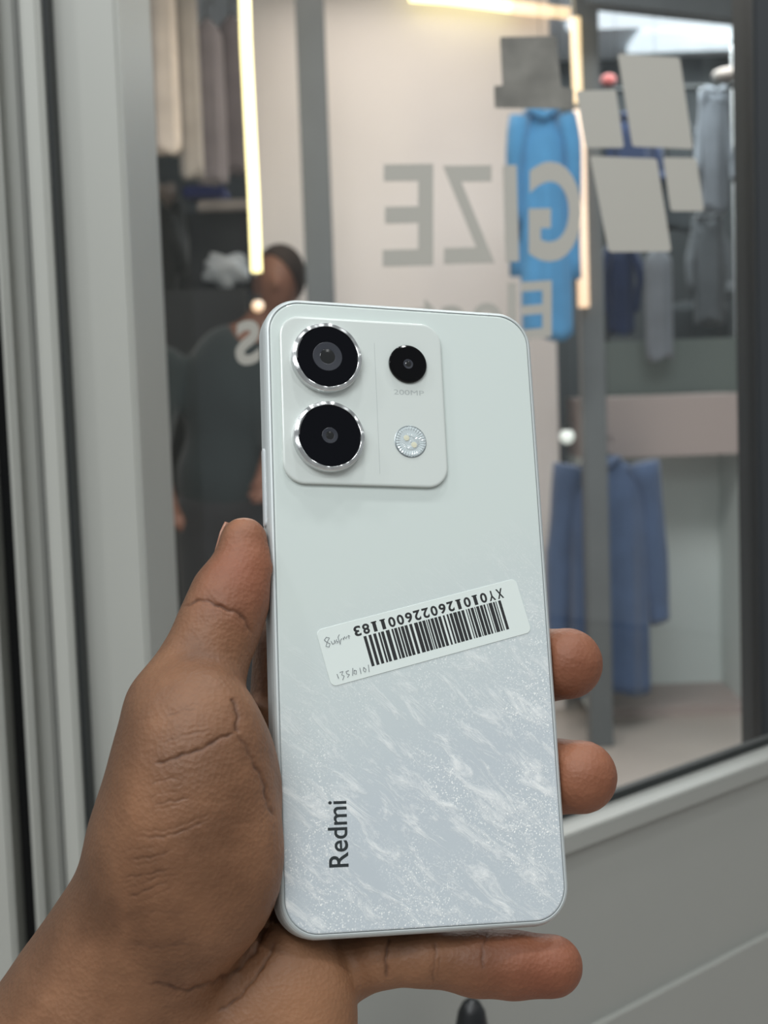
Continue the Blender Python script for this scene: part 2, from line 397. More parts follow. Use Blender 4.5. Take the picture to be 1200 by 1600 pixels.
hanging_shirt(1060, 200, 360, 90, 6.85, M_char, 'charcoal shirt hanging behind the logo panes', seed=7)
hanging_shirt(1172, 112, 522, 56, 6.05, M_char, 'long charcoal coat hanging at the far right of the rack', 'coat', seed=8)
hanging_shirt(985, 180, 330, 110, 6.45, M_navy2, 'dark blue jacket hanging directly behind the gap between logo panes', 'jacket', seed=9)
hanging_shirt(1080, 470, 560, 120, 6.9, M_char, 'short charcoal garment low on the right-hand rack', 'garment', False, seed=10)
ball('red_cap', 951, 126, 6.4, .035, cloth('red_cloth', c(150, 70, 66)), 'small dull red cap beside the post above the logo panes', 'cap', (1, 1, .8))
ball('beige_hat', 1140, 117, 6.4, .07, cloth('beige_cloth', c(158, 146, 138)), 'rounded beige hat on top of the right-hand clothes rack', 'hat', (1.1, 1, .45))
rl = empty('clothes_rail', (xat(1060, 6.4), 6.4, 0)); tag(rl, 'thin dark clothes rail across the right shop behind the logo panes', 'clothes rail')
rz = at(951, 137, 6.4).z - .012; ra, rb_ = xat(946, 6.4) - rl.location.x, xat(1186, 6.4) - rl.location.x
mesh('crossbar', *tube([(ra, 0, rz), (rb_, 0, rz)], .012), M_dark, rl)
for q in (ra, rb_): mesh('leg', *tube([(q, 0, 0), (q, 0, rz)], .012), M_dark, rl)
# left of the light strip
for i, (x, t, b_, w, m, l) in enumerate([
    (248, -40, 238, 50, M_cream, 'cream garment hanging leftmost beside the window frame'),
    (287, -30, 275, 40, cloth('pale_grey_cotton', c(178, 170, 164)), 'pale grey garment hanging second from the window frame'),
    (322, 30, 285, 50, M_mauve, 'grey mauve garment hanging third from the window frame'),
    (360, 25, 270, 50, cloth('smoky_mauve', c(112, 104, 108)), 'smoky mauve garment hanging next to the long yellow light strip')]):
    hanging_shirt(x, t, b_, w, 5.15 + .1 * i, m, l, 'garment', False, seed=20 + i)
tag(box('shelf_unit', (xat(200, 5.9), 5.9, 0), (xat(396, 5.9), 6.2, at(300, 332, 5.9).z), mat('dark_cabinet', c(50, 52, 54), .6, noise=.2, scale=3)), 'dark shelf unit below the hanging garments on the left', 'shelf unit')
tag(box('low_table', (xat(225, 5.5), 5.5, 0), (xat(383, 5.5), 5.84, at(300, 452, 5.5).z), mat('dark_table', c(40, 42, 44), .6)), 'dark boxy table under the white cloth bundle on the left', 'table')
def folded(name, x0, x1, y0, y1, Y, m, label):
    a = at(x0, y1, Y); b = at(x1, y0, Y); return tag(box(name, (a.x, Y, a.z), (b.x, Y + .22, b.z), m, bev=.01), label, 'folded cloth')
folded('folded_shirt', 308, 388, 310, 333, 5.92, M_cream, 'white folded cloth on the left shelf unit')
folded('folded_shirt', 285, 350, 288, 309, 5.93, cloth('royal_blue_cotton', c(62, 70, 132)), 'royal blue folded cloth on top of the left shelf pile')
ball('crumpled_bag', 255, 306, 6.0, .06, cloth('brown_cloth', c(140, 126, 118)), 'crumpled brownish bag beside the frame under cream garment', 'bag', (1, .8, 1))
ball('white_cloth_bundle', 352, 421, 5.7, .095, cloth('white_cloth', c(200, 204, 208)), 'white crumpled cloth bundle behind the person in dark shirt', 'cloth', (1.0, .6, .72))
ball('dark_sack', 264, 374, 5.68, .13, cloth('black_cloth', c(36, 38, 40)), 'large black sack next to the window frame on the left', 'sack', (.6, .6, 1.3))

# ------------------------------------------------------------------ person beyond the glass
def person():
    hd = at(434, 440, 5.15); X, Y = hd.x, 5.15; tz = hd.z - .20; tx = at(345, 600, 5.15).x
    root = empty('person', (tx, Y, 0)); tag(root, 'person in dark green shirt standing beyond the glass, leaning towards the panel', 'person')
    L = lambda *p: (p[0] - tx, p[1] - Y, p[2])
    sk = mat('brown_skin', c(120, 82, 66), .6); sh = cloth('dark_teal_cotton', c(34, 44, 46)); tw = cloth('black_trouser', c(40, 40, 42)); hr = mat('dark_hair', c(45, 34, 30), .8)
    head = L(X, Y, hd.z); sx = X - tx
    arms = [((-.19, -.02, tz - .08), (-.24, -.08, tz - .38), (-.16, -.22, tz - .60)), ((.17, -.02, tz - .08), (.20, -.10, tz - .36), (.14, -.25, tz - .52))]
    def body(P):
        d = ell(P, head, (.078, .095, .115)); d = smin(d, ell(P, (head[0], head[1] - .10, head[2] - .015), (.012, .018, .022)), .02)
        for s in (-1, 1): d = smin(d, ell(P, (head[0] + s * .078, head[1], head[2] - .01), (.012, .02, .03)), .01)
        d = smin(d, cone(P, (head[0] * .85, .01, head[2] - .08), (head[0] * .45, .01, tz - .02), .052, .06), .04)
        d = smin(d, ell(P, (sx * .2, 0, tz - .22), (.17, .10, .27)), .06); d = smin(d, ell(P, (0, 0, tz - .52), (.16, .11, .18)), .06)
        for a, b, e in arms:
            d = smin(d, cone(P, a, b, .05, .04), .05); d = smin(d, cone(P, b, e, .038, .026), .02)
            h = (e[0] + .02, e[1] - .07, e[2] - .01); d = smin(d, cone(P, e, h, .028, .030), .02)
            for k in range(4): d = smin(d, cone(P, (h[0] + (k - 1.5) * .018, h[1] - .01, h[2]), (h[0] + (k - 1.5) * .02, h[1] - .07, h[2] - .025), .009, .007), .006)
            d = smin(d, cone(P, (h[0] - .02, h[1] + .03, h[2]), (h[0] - .05, h[1] - .03, h[2]), .010, .008), .008)
        for s in (-1, 1):
            d = smin(d, cone(P, (s * .085, 0, tz - .58), (s * .10, 0, .48), .085, .055), .04); d = smin(d, cone(P, (s * .10, 0, .48), (s * .10, .01, .09), .052, .038), .03)
            d = smin(d, cone(P, (s * .10, .02, .045), (s * .11, -.15, .035), .042, .032), .03)
        return d
    V, Q = surface_net(body, (-.40, -.42, -.02), (.42, .2, head[2] + .16), .0125); mesh('body', V, Q, sk, root, True)
    def shirt(P):
        d = ell(P, (sx * .2, 0, tz - .22), (.185, .115, .275)); d = smin(d, ell(P, (0, 0, tz - .50), (.175, .125, .20)), .06)
        for a, b, e in arms: d = smin(d, cone(P, a, b, .066, .058), .05)
        return np.maximum(d, -(P[:, 2] - (tz - .66)))
    V, Q = surface_net(shirt, (-.36, -.26, tz - .75), (.36, .2, tz + .1), .015); mesh('shirt', V, Q, sh, root, True)
    def trs(P):
        d = ell(P, (0, 0, tz - .60), (.165, .12, .13))
        for s in (-1, 1): d = smin(d, cone(P, (s * .085, 0, tz - .60), (s * .10, 0, .10), .10, .07), .03)
        return d
    V, Q = surface_net(trs, (-.3, -.2, 0), (.3, .2, tz - .4), .015); mesh('trousers', V, Q, tw, root, True)
    def hair(P):
        d = ell(P, (head[0] + .01, head[1] + .01, head[2] + .022), (.092, .102, .112)); return np.maximum(d, (.0 - (P[:, 2] - head[2]) - (P[:, 1] - head[1]) * 1.2 - (P[:, 0] - head[0]) * 1.1))
    V, Q = surface_net(hair, (head[0] - .13, head[1] - .14, head[2] - .15), (head[0] + .14, head[1] + .14, head[2] + .15), .008); mesh('hair', V, Q, hr, root, True)
person()

# black knob below the hand, on the low wall
kp = at(737, 1585, 100); d_ = ray(737, 1585); tt = (f1 - EYE).dot(wn) / d_.dot(wn); kp = EYE + d_ * (tt * .93)
kn = empty('door_lever', tuple(kp)); tag(kn, 'black rounded lever handle on the low grey wall below the pinky', 'handle')
V, Fc = tube([(-.022, 0, -.055), (-.012, 0, -.03), (-.002, 0, -.014), (.0, 0, -.006), (.0, 0, .002), (0, 0, .0065), (0, 0, .009)], [.0095, .0100, .0092, .0085, .0070, .0045, .001], 16); mesh('lever', V, Fc, M_black, kn, True)
V, Fc = tube([(-.014, 0, -.045), tuple(Vector((-.014, 0, -.045)) + wn * .09)], .006, 12); mesh('spindle', V, Fc, M_black, kn, True)

# ------------------------------------------------------------------ the phone
PR = Matrix(((0.958782, -0.042953, 0.280878), (-0.023464, 0.973163, 0.228916), (-0.283173, -0.226071, 0.932044)))
PT = Vector((7.775, -23.254, -365.326))
PM = Matrix.Translation(PT / 1000) @ PR.to_4x4()
phone = empty('phone', M=CAMM @ PM); tag(phone, 'white smartphone held back side up in the hand', 'phone')
mm = .001
def pmesh(name, g, m, par=None, smooth=False):
    return mesh(name, [(v[0] * mm, v[1] * mm, v[2] * mm) for v in g[0]], g[1], m, par or phone, smooth)
W_, H_ = 74.24, 161.15
M_pf = mat('satin_white_metal', c(192, 198, 198), .4, metal=.2)
o = pmesh('frame', rstack(W_, H_, 9.6, [(1.6, -7.9), (.5, -7.6), (.1, -7.0), (0, -6.2), (0, -2.2), (.08, -1.5), (.35, -.7), (.75, -.22), (1.15, -.05), (1.3, -.1), (1.34, -.5)], 14), M_pf)
o = pmesh('screen', rstack(W_ - 3.2, H_ - 3.2, 8, [(.3, -8.15), (0, -7.95), (0, -7.6)], 12), mat('black_glass', c(8, 8, 10), .08))
# pearl back: pale glass over pressed wavy foil, stronger towards the bottom
mb = bpy.data.materials.new('pearl_back'); mb.use_nodes = True; nt = mb.node_tree; b = nt.nodes['Principled BSDF']
N = nt.nodes.new; Lk = nt.links.new
tc = N('ShaderNodeTexCoord'); mp0 = N('ShaderNodeMapping'); mp0.inputs['Rotation'].default_value = (0, 0, R(40)); Lk(tc.outputs['Object'], mp0.inputs[0])
mp = N('ShaderNodeMapping'); mp.inputs['Scale'].default_value = (75, 240, 75)
Lk(mp0.outputs[0], mp.inputs[0])
n1 = N('ShaderNodeTexNoise'); n1.inputs['Scale'].default_value = 1.0; n1.inputs['Detail'].default_value = 9; n1.inputs['Roughness'].default_value = .78; n1.inputs['Distortion'].default_value = .6; Lk(mp.outputs[0], n1.inputs['Vector'])
r1 = N('ShaderNodeValToRGB'); r1.color_ramp.elements[0].position = .50; r1.color_ramp.elements[1].position = .70; Lk(n1.outputs['Fac'], r1.inputs[0])
vo = N('ShaderNodeTexVoronoi'); vo.inputs['Scale'].default_value = 3600; Lk(tc.outputs['Object'], vo.inputs['Vector'])
r2 = N('ShaderNodeValToRGB'); r2.color_ramp.elements[0].position = .70; r2.color_ramp.elements[1].position = .92; Lk(vo.outputs['Color'], r2.inputs[0])
n3 = N('ShaderNodeTexNoise'); n3.inputs['Scale'].default_value = 45; n3.inputs['Detail'].default_value = 3; Lk(tc.outputs['Object'], n3.inputs['Vector'])
r3 = N('ShaderNodeValToRGB'); r3.color_ramp.elements[0].position = .38; r3.color_ramp.elements[1].position = .58; Lk(n3.outputs['Fac'], r3.inputs[0])
sx = N('ShaderNodeSeparateXYZ'); Lk(tc.outputs['Object'], sx.inputs[0])
ad = N('ShaderNodeMath'); ad.operation = 'MULTIPLY_ADD'; ad.inputs[1].default_value = -.45; Lk(sx.outputs['X'], ad.inputs[0]); Lk(sx.outputs['Y'], ad.inputs[2])
mr = N('ShaderNodeMapRange'); mr.inputs['From Min'].default_value = .012; mr.inputs['From Max'].default_value = -.045; Lk(ad.outputs[0], mr.inputs['Value'])
def mul(a, b_, k=None):
    q = N('ShaderNodeMath'); q.operation = 'MULTIPLY'; Lk(a, q.inputs[0])
    if k is None: Lk(b_, q.inputs[1])
    else: q.inputs[1].default_value = k
    return q.outputs[0]
s1 = mul(r1.outputs[0], mr.outputs[0]); s2 = mul(mul(r2.outputs[0], r3.outputs[0]), mr.outputs[0])
mxa = N('ShaderNodeMath'); mxa.operation = 'MAXIMUM'; Lk(mul(s1, None, .85), mxa.inputs[0]); Lk(mul(s2, None, 1.0), mxa.inputs[1])
cb = N('ShaderNodeMix'); cb.data_type = 'RGBA'; cb.inputs['A'].default_value = c(205, 214, 210); cb.inputs['B'].default_value = c(192, 200, 205); Lk(mr.outputs[0], cb.inputs['Factor'])
cm = N('ShaderNodeMix'); cm.data_type = 'RGBA'; Lk(cb.outputs['Result'], cm.inputs['A']); cm.inputs['B'].default_value = c(255, 255, 252); Lk(mxa.outputs[0], cm.inputs['Factor'])
Lk(cm.outputs['Result'], b.inputs['Base Color']); b.inputs['Roughness'].default_value = .32; b.inputs['Specular IOR Level'].default_value = .5
bp = N('ShaderNodeBump'); bp.inputs['Strength'].default_value = .25; bp.inputs['Distance'].default_value = .0006; Lk(s1, bp.inputs['Height']); Lk(bp.outputs[0], b.inputs['Normal'])
b.inputs['Coat Weight'].default_value = .6; b.inputs['Coat Roughness'].default_value = .06
pmesh('back_glass', rstack(W_ - 3.1, H_ - 3.1, 8.2, [(0, -.4), (0, -.08), (.12, -.01), (.35, .03)], 14), mb)
# buttons on the long side
for y0, y1 in ((20, 40.5), (1, 10.5)):
    V, Fc = rstack(y1 - y0, 2.2, 1.0, [(0, 0), (0, .45), (.25, .62)], 6)
    V = [(-W_ / 2 - v[2] + .1, (y0 + y1) / 2 + v[0], -3.9 + v[1]) for v in V]
    pmesh('volume_button' if y0 > 10 else 'power_button', (V, [f[::-1] for f in Fc]), mat('button_metal', c(222, 226, 228), .25, metal=.4))
# camera plateau
M_mod = mat('plateau_glass', c(206, 212, 208), .2, coat=.5)
mod = pmesh('camera_plateau', rstack(43.8, 44.9, 5.6, [(0, 0), (0, .75), (.12, 1.0), (.4, 1.12), (.7, 1.15)], 12, -11.4, 52.8), M_mod)
pmesh('seam_line', boxgeo((-8.08, 33.5, 1.15), (-7.96, 69, 1.165)), mat('seam_grey', c(178, 184, 182), .5), mod)
# machined ring: anisotropic metal brushed around its axis
def ring_mat(cx_, cy_, arot=0):
    m = mat('machined_ring', c(222, 224, 224), .27, metal=1.0); t = m.node_tree; bb = t.nodes['Principled BSDF']; bb.inputs['Anisotropic'].default_value = .97; bb.inputs['Anisotropic Rotation'].default_value = arot
    tx = t.nodes.new('ShaderNodeTexCoord'); sp = t.nodes.new('ShaderNodeVectorMath'); sp.operation = 'SUBTRACT'; sp.inputs[1].default_value = (cx_ * mm, cy_ * mm, 0)
    t.links.new(tx.outputs['Object'], sp.inputs[0])
    cr = t.nodes.new('ShaderNodeVectorMath'); cr.operation = 'CROSS_PRODUCT'; cr.inputs[0].default_value = (0, 0, 1); t.links.new(sp.outputs[0], cr.inputs[1])
    vt = t.nodes.new('ShaderNodeVectorTransform'); vt.vector_type = 'VECTOR'; vt.convert_from = 'OBJECT'; vt.convert_to = 'WORLD'; t.links.new(cr.outputs[0], vt.inputs[0])
    nm = t.nodes.new('ShaderNodeVectorMath'); nm.operation = 'NORMALIZE'; t.links.new(vt.outputs[0], nm.inputs[0]); t.links.new(nm.outputs[0], bb.inputs['Tangent'])
    return m
M_lg = mat('lens_cover', c(5, 6, 12), .05); M_lg.node_tree.nodes['Principled BSDF'].inputs['Specular IOR Level'].default_value = .22
M_lr = mat('lens_inner_ring', c(36, 39, 48), .35); M_lc = mat('lens_core', c(10, 12, 12), .1, coat=1); M_ld = mat('lens_glint', c(120, 140, 130), .1, metal=.8)
def ringgeo(prof, n, cx_, cy_):          # open lathe of a closed profile
    rings = [[(cx_ + r * math.cos(2 * PI * i / n), cy_ + r * math.sin(2 * PI * i / n), z) for i in range(n)] for r, z in prof]
    return loft(rings + [rings[0]], False, False)
for (cx_, cy_, rin) in ((-21.4, 63.7, 3.9), (-21.5, 42.55, 2.1)):
    rg = ringgeo([(9.3, 1.1), (9.3, 2.7), (9.18, 3.1), (8.9, 3.3), (8.3, 3.56), (8.15, 3.52), (8.1, 2.2), (8.1, 1.1)], 216, cx_, cy_)
    rv = []
    for v in rg[0]:
        a_ = math.atan2(v[1] - cy_, v[0] - cx_); rv.append((v[0], v[1], v[2] + (.11 * math.sin(9 * a_ + .6) + .05 * math.sin(5 * a_ + 2)) * (1 if v[2] > 3 else 0)))  # ripple added to the rim to split its highlight into bright segments
    hs = pmesh('lens_ring', (rv, rg[1]), ring_mat(cx_, cy_, .25), mod)
    g = pmesh('lens_glass', disc([(8.1, 1.2), (8.1, 3.35), (7.9, 3.42), (rin + 1.2, 3.42)], 72, cx_, cy_), M_lg, hs)
    pmesh('inner_ring', ringgeo([(rin, 3.43), (rin - .1, 3.5), (rin * .55, 3.46), (rin * .5, 3.43)], 48, cx_, cy_), M_lr, g)
    pmesh('lens_core', disc([(rin * .52, 3.425), (rin * .5, 3.47), (rin * .3, 3.56), (.1, 3.6)], 32, cx_, cy_), M_lc, g)
M_gb = mat('glossy_black', c(4, 4, 6), .06); M_gb.node_tree.nodes['Principled BSDF'].inputs['Specular IOR Level'].default_value = .25
hs = pmesh('macro_lens', disc([(5.15, 1.1), (5.15, 1.75), (4.95, 2.0), (4.6, 2.05), (4.5, 1.95), (.1, 1.95)], 64, .8, 63.5), M_gb, mod)
pmesh('inner_ring', ringgeo([(1.35, 1.95), (1.3, 2.02), (.8, 2.0), (.8, 1.95)], 32, .8, 63.4), M_lr, hs)
pmesh('lens_core', disc([(.8, 1.95), (.6, 2.05), (.1, 2.1)], 24, .8, 63.4), M_lc, hs)
# flash: clear dome with radial ribs over two small diodes
fm = mat('flash_lens', c(196, 206, 208), .12, coat=1)
t = fm.node_tree; bb = t.nodes['Principled BSDF']
fl = pmesh('flash', disc([(4.35, 1.1), (4.35, 1.22), (4.15, 1.3), (4.0, 1.26)], 64, .6, 42.4), mat('flash_rim', c(150, 158, 160), .3, metal=.5), mod)
rings = []
for k in range(9):
    r = 4.0 * (1 - k / 8) + .02; rings.append([(.6 + r * math.cos(2 * PI * i / 96), 42.4 + r * math.sin(2 * PI * i / 96), 1.27 + .10 * math.sin(k * 1.7) + .09 * (i % 3) * (r / 4) + .10 * (1 - (r / 4) ** 2)) for i in range(96)])
pmesh('flash_lens', loft(rings), fm, fl)
for dx, dy in ((-1.1, .9), (.9, -.9)): pmesh('diode', disc([(.8, 1.3), (.75, 1.52), (.1, 1.55)], 20, .6 + dx, 42.4 + dy), mat('diode_yellow', c(214, 212, 190), .3), fl)
M_ink = mat('dark_grey_print', c(52, 58, 60), .35, metal=.3); M_fade = mat('faint_print', c(168, 174, 172), .5)
def ptext(name, s, ox, oy, ang, w, h, z, m, bold=0, par=None):
    V, Fc = textmesh(s, bold, 0); ca, sa = math.cos(ang), math.sin(ang)
    V = [(ox + u * w * ca - v * h * sa, oy + u * w * sa + v * h * ca, z) for u, v, _ in V]; return pmesh(name, (V, Fc), m, par)
ptext('brand_lettering', 'Redmi', -19.75, -64.0, R(90), 15.6, 4.9, .045, M_ink, .012)
ptext('plateau_lettering', '200MP', -3.3, 55.1, 0, 8.3, 1.35, 1.165, M_fade, .0, mod)
# barcode label
LA = R(14.2); LC = (2.66, -7.05)
def lp(x, y): return (LC[0] + x * math.cos(LA) - y * math.sin(LA), LC[1] + x * math.sin(LA) + y * math.cos(LA))
V, Fc = rstack(55.6, 14.5, 1.5, [(0, .03), (0, .13), (.06, .16)], 6)
lab = pmesh('barcode_label', ([(*lp(v[0], v[1]), v[2]) for v in V], Fc), mat('white_paper_label', c(218, 226, 222), .35, coat=.2)); lab['label'] = 'white paper barcode label stuck aslant'
M_bk = mat('black_print', c(30, 31, 33), .6)
gs = []
for i, ch in enumerate('XY0101260226001183'):
    V, Fc = textmesh(ch, .03, 0); wch = 1.85 if ch != '1' else .95; x1 = 23.3 - i * 2.34
    gs.append(([(*lp(x1 - (2.0 - wch) / 2 - u * wch, 5.75 - v * 2.6), .175) for u, v, _ in V], Fc))
    if ch == '1': gs.append(([(*lp(x, y), .175) for x, y in ((x1 - .25, 5.42), (x1 - 1.75, 5.42), (x1 - 1.75, 5.75), (x1 - .25, 5.75))], [(0, 1, 2, 3)]))
V, Fc = join(gs); pts = V
pmesh('label_number', (pts, Fc), M_bk, lab)
bars = []; x = -16.4; rb = random.Random(11)
while x < 22.2:
    w = rb.choice([.26, .5, .5, .78, .8, 1.0]); g = rb.choice([.24, .26, .3, .5, .55])
    if x + w > 22.6: w = 22.6 - x
    bars.append(([(*lp(a, b_), .175) for a, b_ in ((x, -5.0), (x + w, -5.0), (x + w, 2.75), (x, 2.75))], [(0, 1, 2, 3)])); x += w + g
pmesh('barcode', join(bars), M_bk, lab)
M_pen = mat('grey_pen_ink', c(120, 124, 128), .6)
def pen(polys, ox, oy, sc):
    gs = []
    for pl in polys:
        P = [Vector((*lp(ox + a * sc, oy + b_ * sc), .19)) for a, b_ in pl]; gs.append(tube(P, .085, 6))
    return join(gs)
pmesh('handwriting', pen([[(0, 2), (.8, 2.6), (1.6, 2.2), (.6, 1.2), (0, .2), (.8, -.2), (1.3, .6), (.4, 1.4), (0, 2)], [(1.8, 1.2), (2.0, .3), (2.5, .4), (2.8, 1.3), (3.0, .3)], [(3.5, 1.3), (3.2, .9), (3.7, .6), (3.4, .2)],
                          [(4.6, 2.4), (4.0, 1.8), (4.1, -.3), (4.5, .8), (5, 1.2)], [(5.4, 1.3), (5.3, .7), (5.9, 1.5), (6.1, .8), (6.6, 1.4)], [(7, .6), (7, 1.6), (7.4, 1.2)]], -26.4, 2.6, .9), M_pen, lab)
pmesh('handwriting', pen([[(0, 1.6), (.1, .4)], [(.8, 1.8), (1.7, 1.9), (1.1, 1.1), (1.7, .7), (1, -.2)], [(3.2, 1.7), (2.4, 1.6), (2.5, 1.0), (3.1, .7), (2.4, .1)], [(4.4, 2.0), (3.8, .2)], [(4.6, 1.4), (4.3, .6), (4.9, .3), (5.1, 1.2), (4.6, 1.4)],
                          [(6.2, 1.6), (6.1, .1)], [(7.2, 1.5), (6.9, .7), (7.3, .2), (7.7, .8), (7.2, 1.5)], [(8.6, 1.8), (8.3, .0)]], -25.6, -6.1, .98), M_pen, lab)

# ------------------------------------------------------------------ the hand
def cp(px, py, D): return np.array([(px - 600) / F * D, (800 - py) / F * D, -D])
PRn = np.array(PR); PTn = np.array(PT)
def phone_sdf(P):
    q = (P - PTn) @ PRn; q = q - np.array([0, 0, -3.95]); a = np.abs(q[:, :2]) - np.array([W_ / 2 - 9.6, H_ / 2 - 9.6])
    d2 = np.linalg.norm(np.maximum(a, 0), axis=1) + np.minimum(a.max(1), 0) - 9.6
    w = np.stack([d2 + 1.2, np.abs(q[:, 2]) - 4.05 + 1.2], 1); return np.linalg.norm(np.maximum(w, 0), axis=1) + np.minimum(w.max(1), 0) - 1.2
def hand_sdf(P):
    # thumb
    th = cone(P, cp(381, 845, 359), cp(379, 888, 358), 6.0, 7.3)
    th = smin(th, cone(P, cp(379, 888, 358), cp(362, 928, 357), 7.3, 9.4), 3)
    th = smin(th, cone(P, cp(360, 932, 356), cp(344, 975, 354), 9.5, 9.5), 3)
    th = smin(th, cone(P, cp(342, 978, 353), cp(290, 1105, 348), 9.6, 13.0), 4)
    # thenar and wrist
    pa = ell(P, cp(296, 1290, 338), (20.5, 38, 19), R(-6))
    pa = smin(pa, cone(P, cp(280, 1120, 346), cp(252, 1330, 346), 13.0, 14.5), 8)
    pa = smin(pa, ell(P, cp(332, 1360, 337), (16, 21, 13), R(-8)), 6)
    pa = smin(pa, cone(P, cp(258, 1340, 350), cp(195, 1545, 354), 16, 21.5), 14)
    pa = smin(pa, cone(P, cp(210, 1518, 357), cp(-100, 1900, 360), 22.5, 28), 14)
    # palm heel on the little finger side
    pa = smin(pa, ell(P, cp(430, 1610, 352), (20, 27, 15), R(-10)), 3.2)
    pa = smin(pa, cone(P, cp(330, 1620, 360), cp(200, 1700, 358), 20, 24), 12)
    # palm under the phone
    pl = cone(P, cp(320, 1480, 368), cp(450, 1190, 377), 15, 10.5)
    pl = smin(pl, cone(P, cp(330, 1490, 368), cp(470, 1290, 374), 15, 10.5), 6)
    pl = smin(pl, cone(P, cp(350, 1520, 368), cp(500, 1400, 368), 15, 10.5), 6)
    pl = smin(pl, cone(P, cp(400, 1560, 362), cp(548, 1500, 362), 14, 8.6), 6)
    pl = smin(pl, cone(P, cp(445, 1180, 377), cp(447, 1010, 374), 10, 8.6), 4)
    pa = smin(pa, pl, 3.5)
    # web between thumb and index finger
    pa = smin(pa, ell(P, cp(392, 1195, 343), (6.6, 17, 8), R(14)), 1.6)
    pa = smin(pa, cone(P, cp(300, 1150, 352), cp(440, 1170, 376), 10, 9.5), 5)
    d = smin(th, pa, 4)
    # fingers
    def chain(pts, k=3):
        r = None
        for (a, ra), (b_, rb_) in zip(pts[:-1], pts[1:]):
            q = cone(P, cp(*a), cp(*b_), ra, rb_); r = q if r is None else smin(r, q, k)
        return r
    fi = chain([((445, 1170, 378), 10), ((590, 1030, 388), 9.4), ((720, 950, 392), 8.6), ((775, 890, 392), 7.8)])
    fm_ = chain([((465, 1270, 376), 10.3), ((640, 1140, 382), 9.8), ((800, 1060, 388), 9.2), ((846, 1040, 387), 9.2), ((886, 1037, 381), 9.5)])
    fr_ = chain([((490, 1380, 370), 10), ((660, 1290, 376), 9.6), ((815, 1225, 382), 9.2), ((862, 1213, 379), 9.3), ((907, 1214, 374), 9.6)])
    fp = chain([((545, 1505, 362), 9.6), ((592, 1497, 358), 7.2), ((660, 1496, 358), 6.9), ((745, 1505, 360), 8.0), ((800, 1508, 361), 8.1), ((862, 1510, 362), 7.9)], 2.5)
    for f in (fi, fm_, fr_, fp): d = smin(d, f, 2.0)
    return smin_max(d, phone_sdf(P))
def smin_max(d, ph): return np.maximum(d, -(ph - .12))
V, Q = surface_net(hand_sdf, cp(-330, 2110, 352) * np.array([1, 1, 0]) + np.array([0, 0, -408]), (64, 12, -312), 1.0)
me = bpy.data.meshes.new('hand_net'); me.from_pydata((V / 1000).tolist(), [], Q.tolist()); me.update()
bm = bmesh.new(); bm.from_mesh(me)
for _ in range(4): bmesh.ops.smooth_vert(bm, verts=bm.verts, factor=.5, use_axis_x=True, use_axis_y=True, use_axis_z=True)
bm.to_mesh(me); bm.free()
tmp = bpy.data.objects.new('tmp', me); COL.objects.link(tmp); sm = tmp.modifiers.new('s', 'SUBSURF'); sm.levels = 2; sm.render_levels = 2
bpy.context.view_layer.update()
m2 = bpy.data.meshes.new_from_object(tmp.evaluated_get(bpy.context.evaluated_depsgraph_get())); bpy.data.objects.remove(tmp)
n = len(m2.vertices); co = np.empty(n * 3); no = np.empty(n * 3); m2.vertices.foreach_get('co', co); m2.vertex_normals.foreach_get('vector', no)
co = co.reshape(-1, 3) * 1000; no = no.reshape(-1, 3)
# skin creases pressed into the surface (palm side)
uv = np.stack([600 + F * co[:, 0] / -co[:, 2], 800 - F * co[:, 1] / -co[:, 2]], 1)
CRE = [([(233, 1537), (292, 1548), (333, 1537), (367, 1517), (400, 1483), (421, 1437), (431, 1400)], .9, 4.5), ([(340, 1580), (375, 1558), (402, 1525), (431, 1472)], .8, 4),
       ([(190, 1478), (250, 1480), (320, 1478)], .35, 5), ([(283, 948), (312, 938), (345, 945), (375, 960), (396, 988)], .9, 3.6), ([(330, 938), (360, 955), (385, 975)], .4, 3),
       ([(243, 1192), (262, 1190), (300, 1176), (318, 1168), (340, 1155), (368, 1147)], .9, 4.5), ([(371, 1147), (372, 1120), (362, 1088)], .9, 4.5), ([(250, 1160), (290, 1150), (330, 1138)], .3, 4),
       ([(240, 1262), (262, 1252), (300, 1245)], .4, 3.2), ([(215, 1310), (250, 1306), (285, 1300), (328, 1280)], .45, 3.2), ([(200, 1345), (235, 1338), (272, 1330)], .4, 3), ([(190, 1374), (225, 1366), (268, 1360)], .4, 3),
       ([(195, 1402), (225, 1392), (262, 1378)], .4, 3), ([(372, 1148), (396, 1185), (414, 1230), (427, 1278)], .8, 4.5), ([(606, 1462), (603, 1530)], .9, 3.8), ([(680, 1470), (678, 1535)], .5, 3), ([(687, 1490), (686, 1530)], .35, 2.4),
       ([(762, 1455), (756, 1480), (752, 1515)], .6, 3.4), ([(235, 1225), (280, 1215)], .25, 3), ([(255, 1120), (290, 1108), (310, 1112)], .3, 3), ([(190, 1430), (260, 1425), (300, 1430)], .25, 5)]
front = no[:, 2] > -.1
disp = np.zeros(n); crease_shade = np.zeros(n)
rs = np.random.RandomState(2); uv = uv + np.stack([1.6 * np.sin(uv[:, 1] * .09 + uv[:, 0] * .05) + .8 * np.sin(uv[:, 1] * .29), 1.8 * np.sin(uv[:, 0] * .085 + uv[:, 1] * .04) + .9 * np.sin(uv[:, 0] * .31 + 1)], 1)
mod_ = .82 + .18 * np.sin(uv[:, 0] * .19 + 1.7 * np.sin(uv[:, 1] * .11))
allc = []
for pl_, dep, wd_ in CRE:
    allc.append((pl_, dep, wd_, 1.0))
    if dep < .5:
        for _k in range(2):
            dx, dy = rs.uniform(-22, 14), rs.uniform(5, 11) * rs.choice([-1, 1]); allc.append(([(x_ + dx, y_ + dy + rs.uniform(-2, 2)) for x_, y_ in pl_], dep * .45, wd_ * .8, .5))
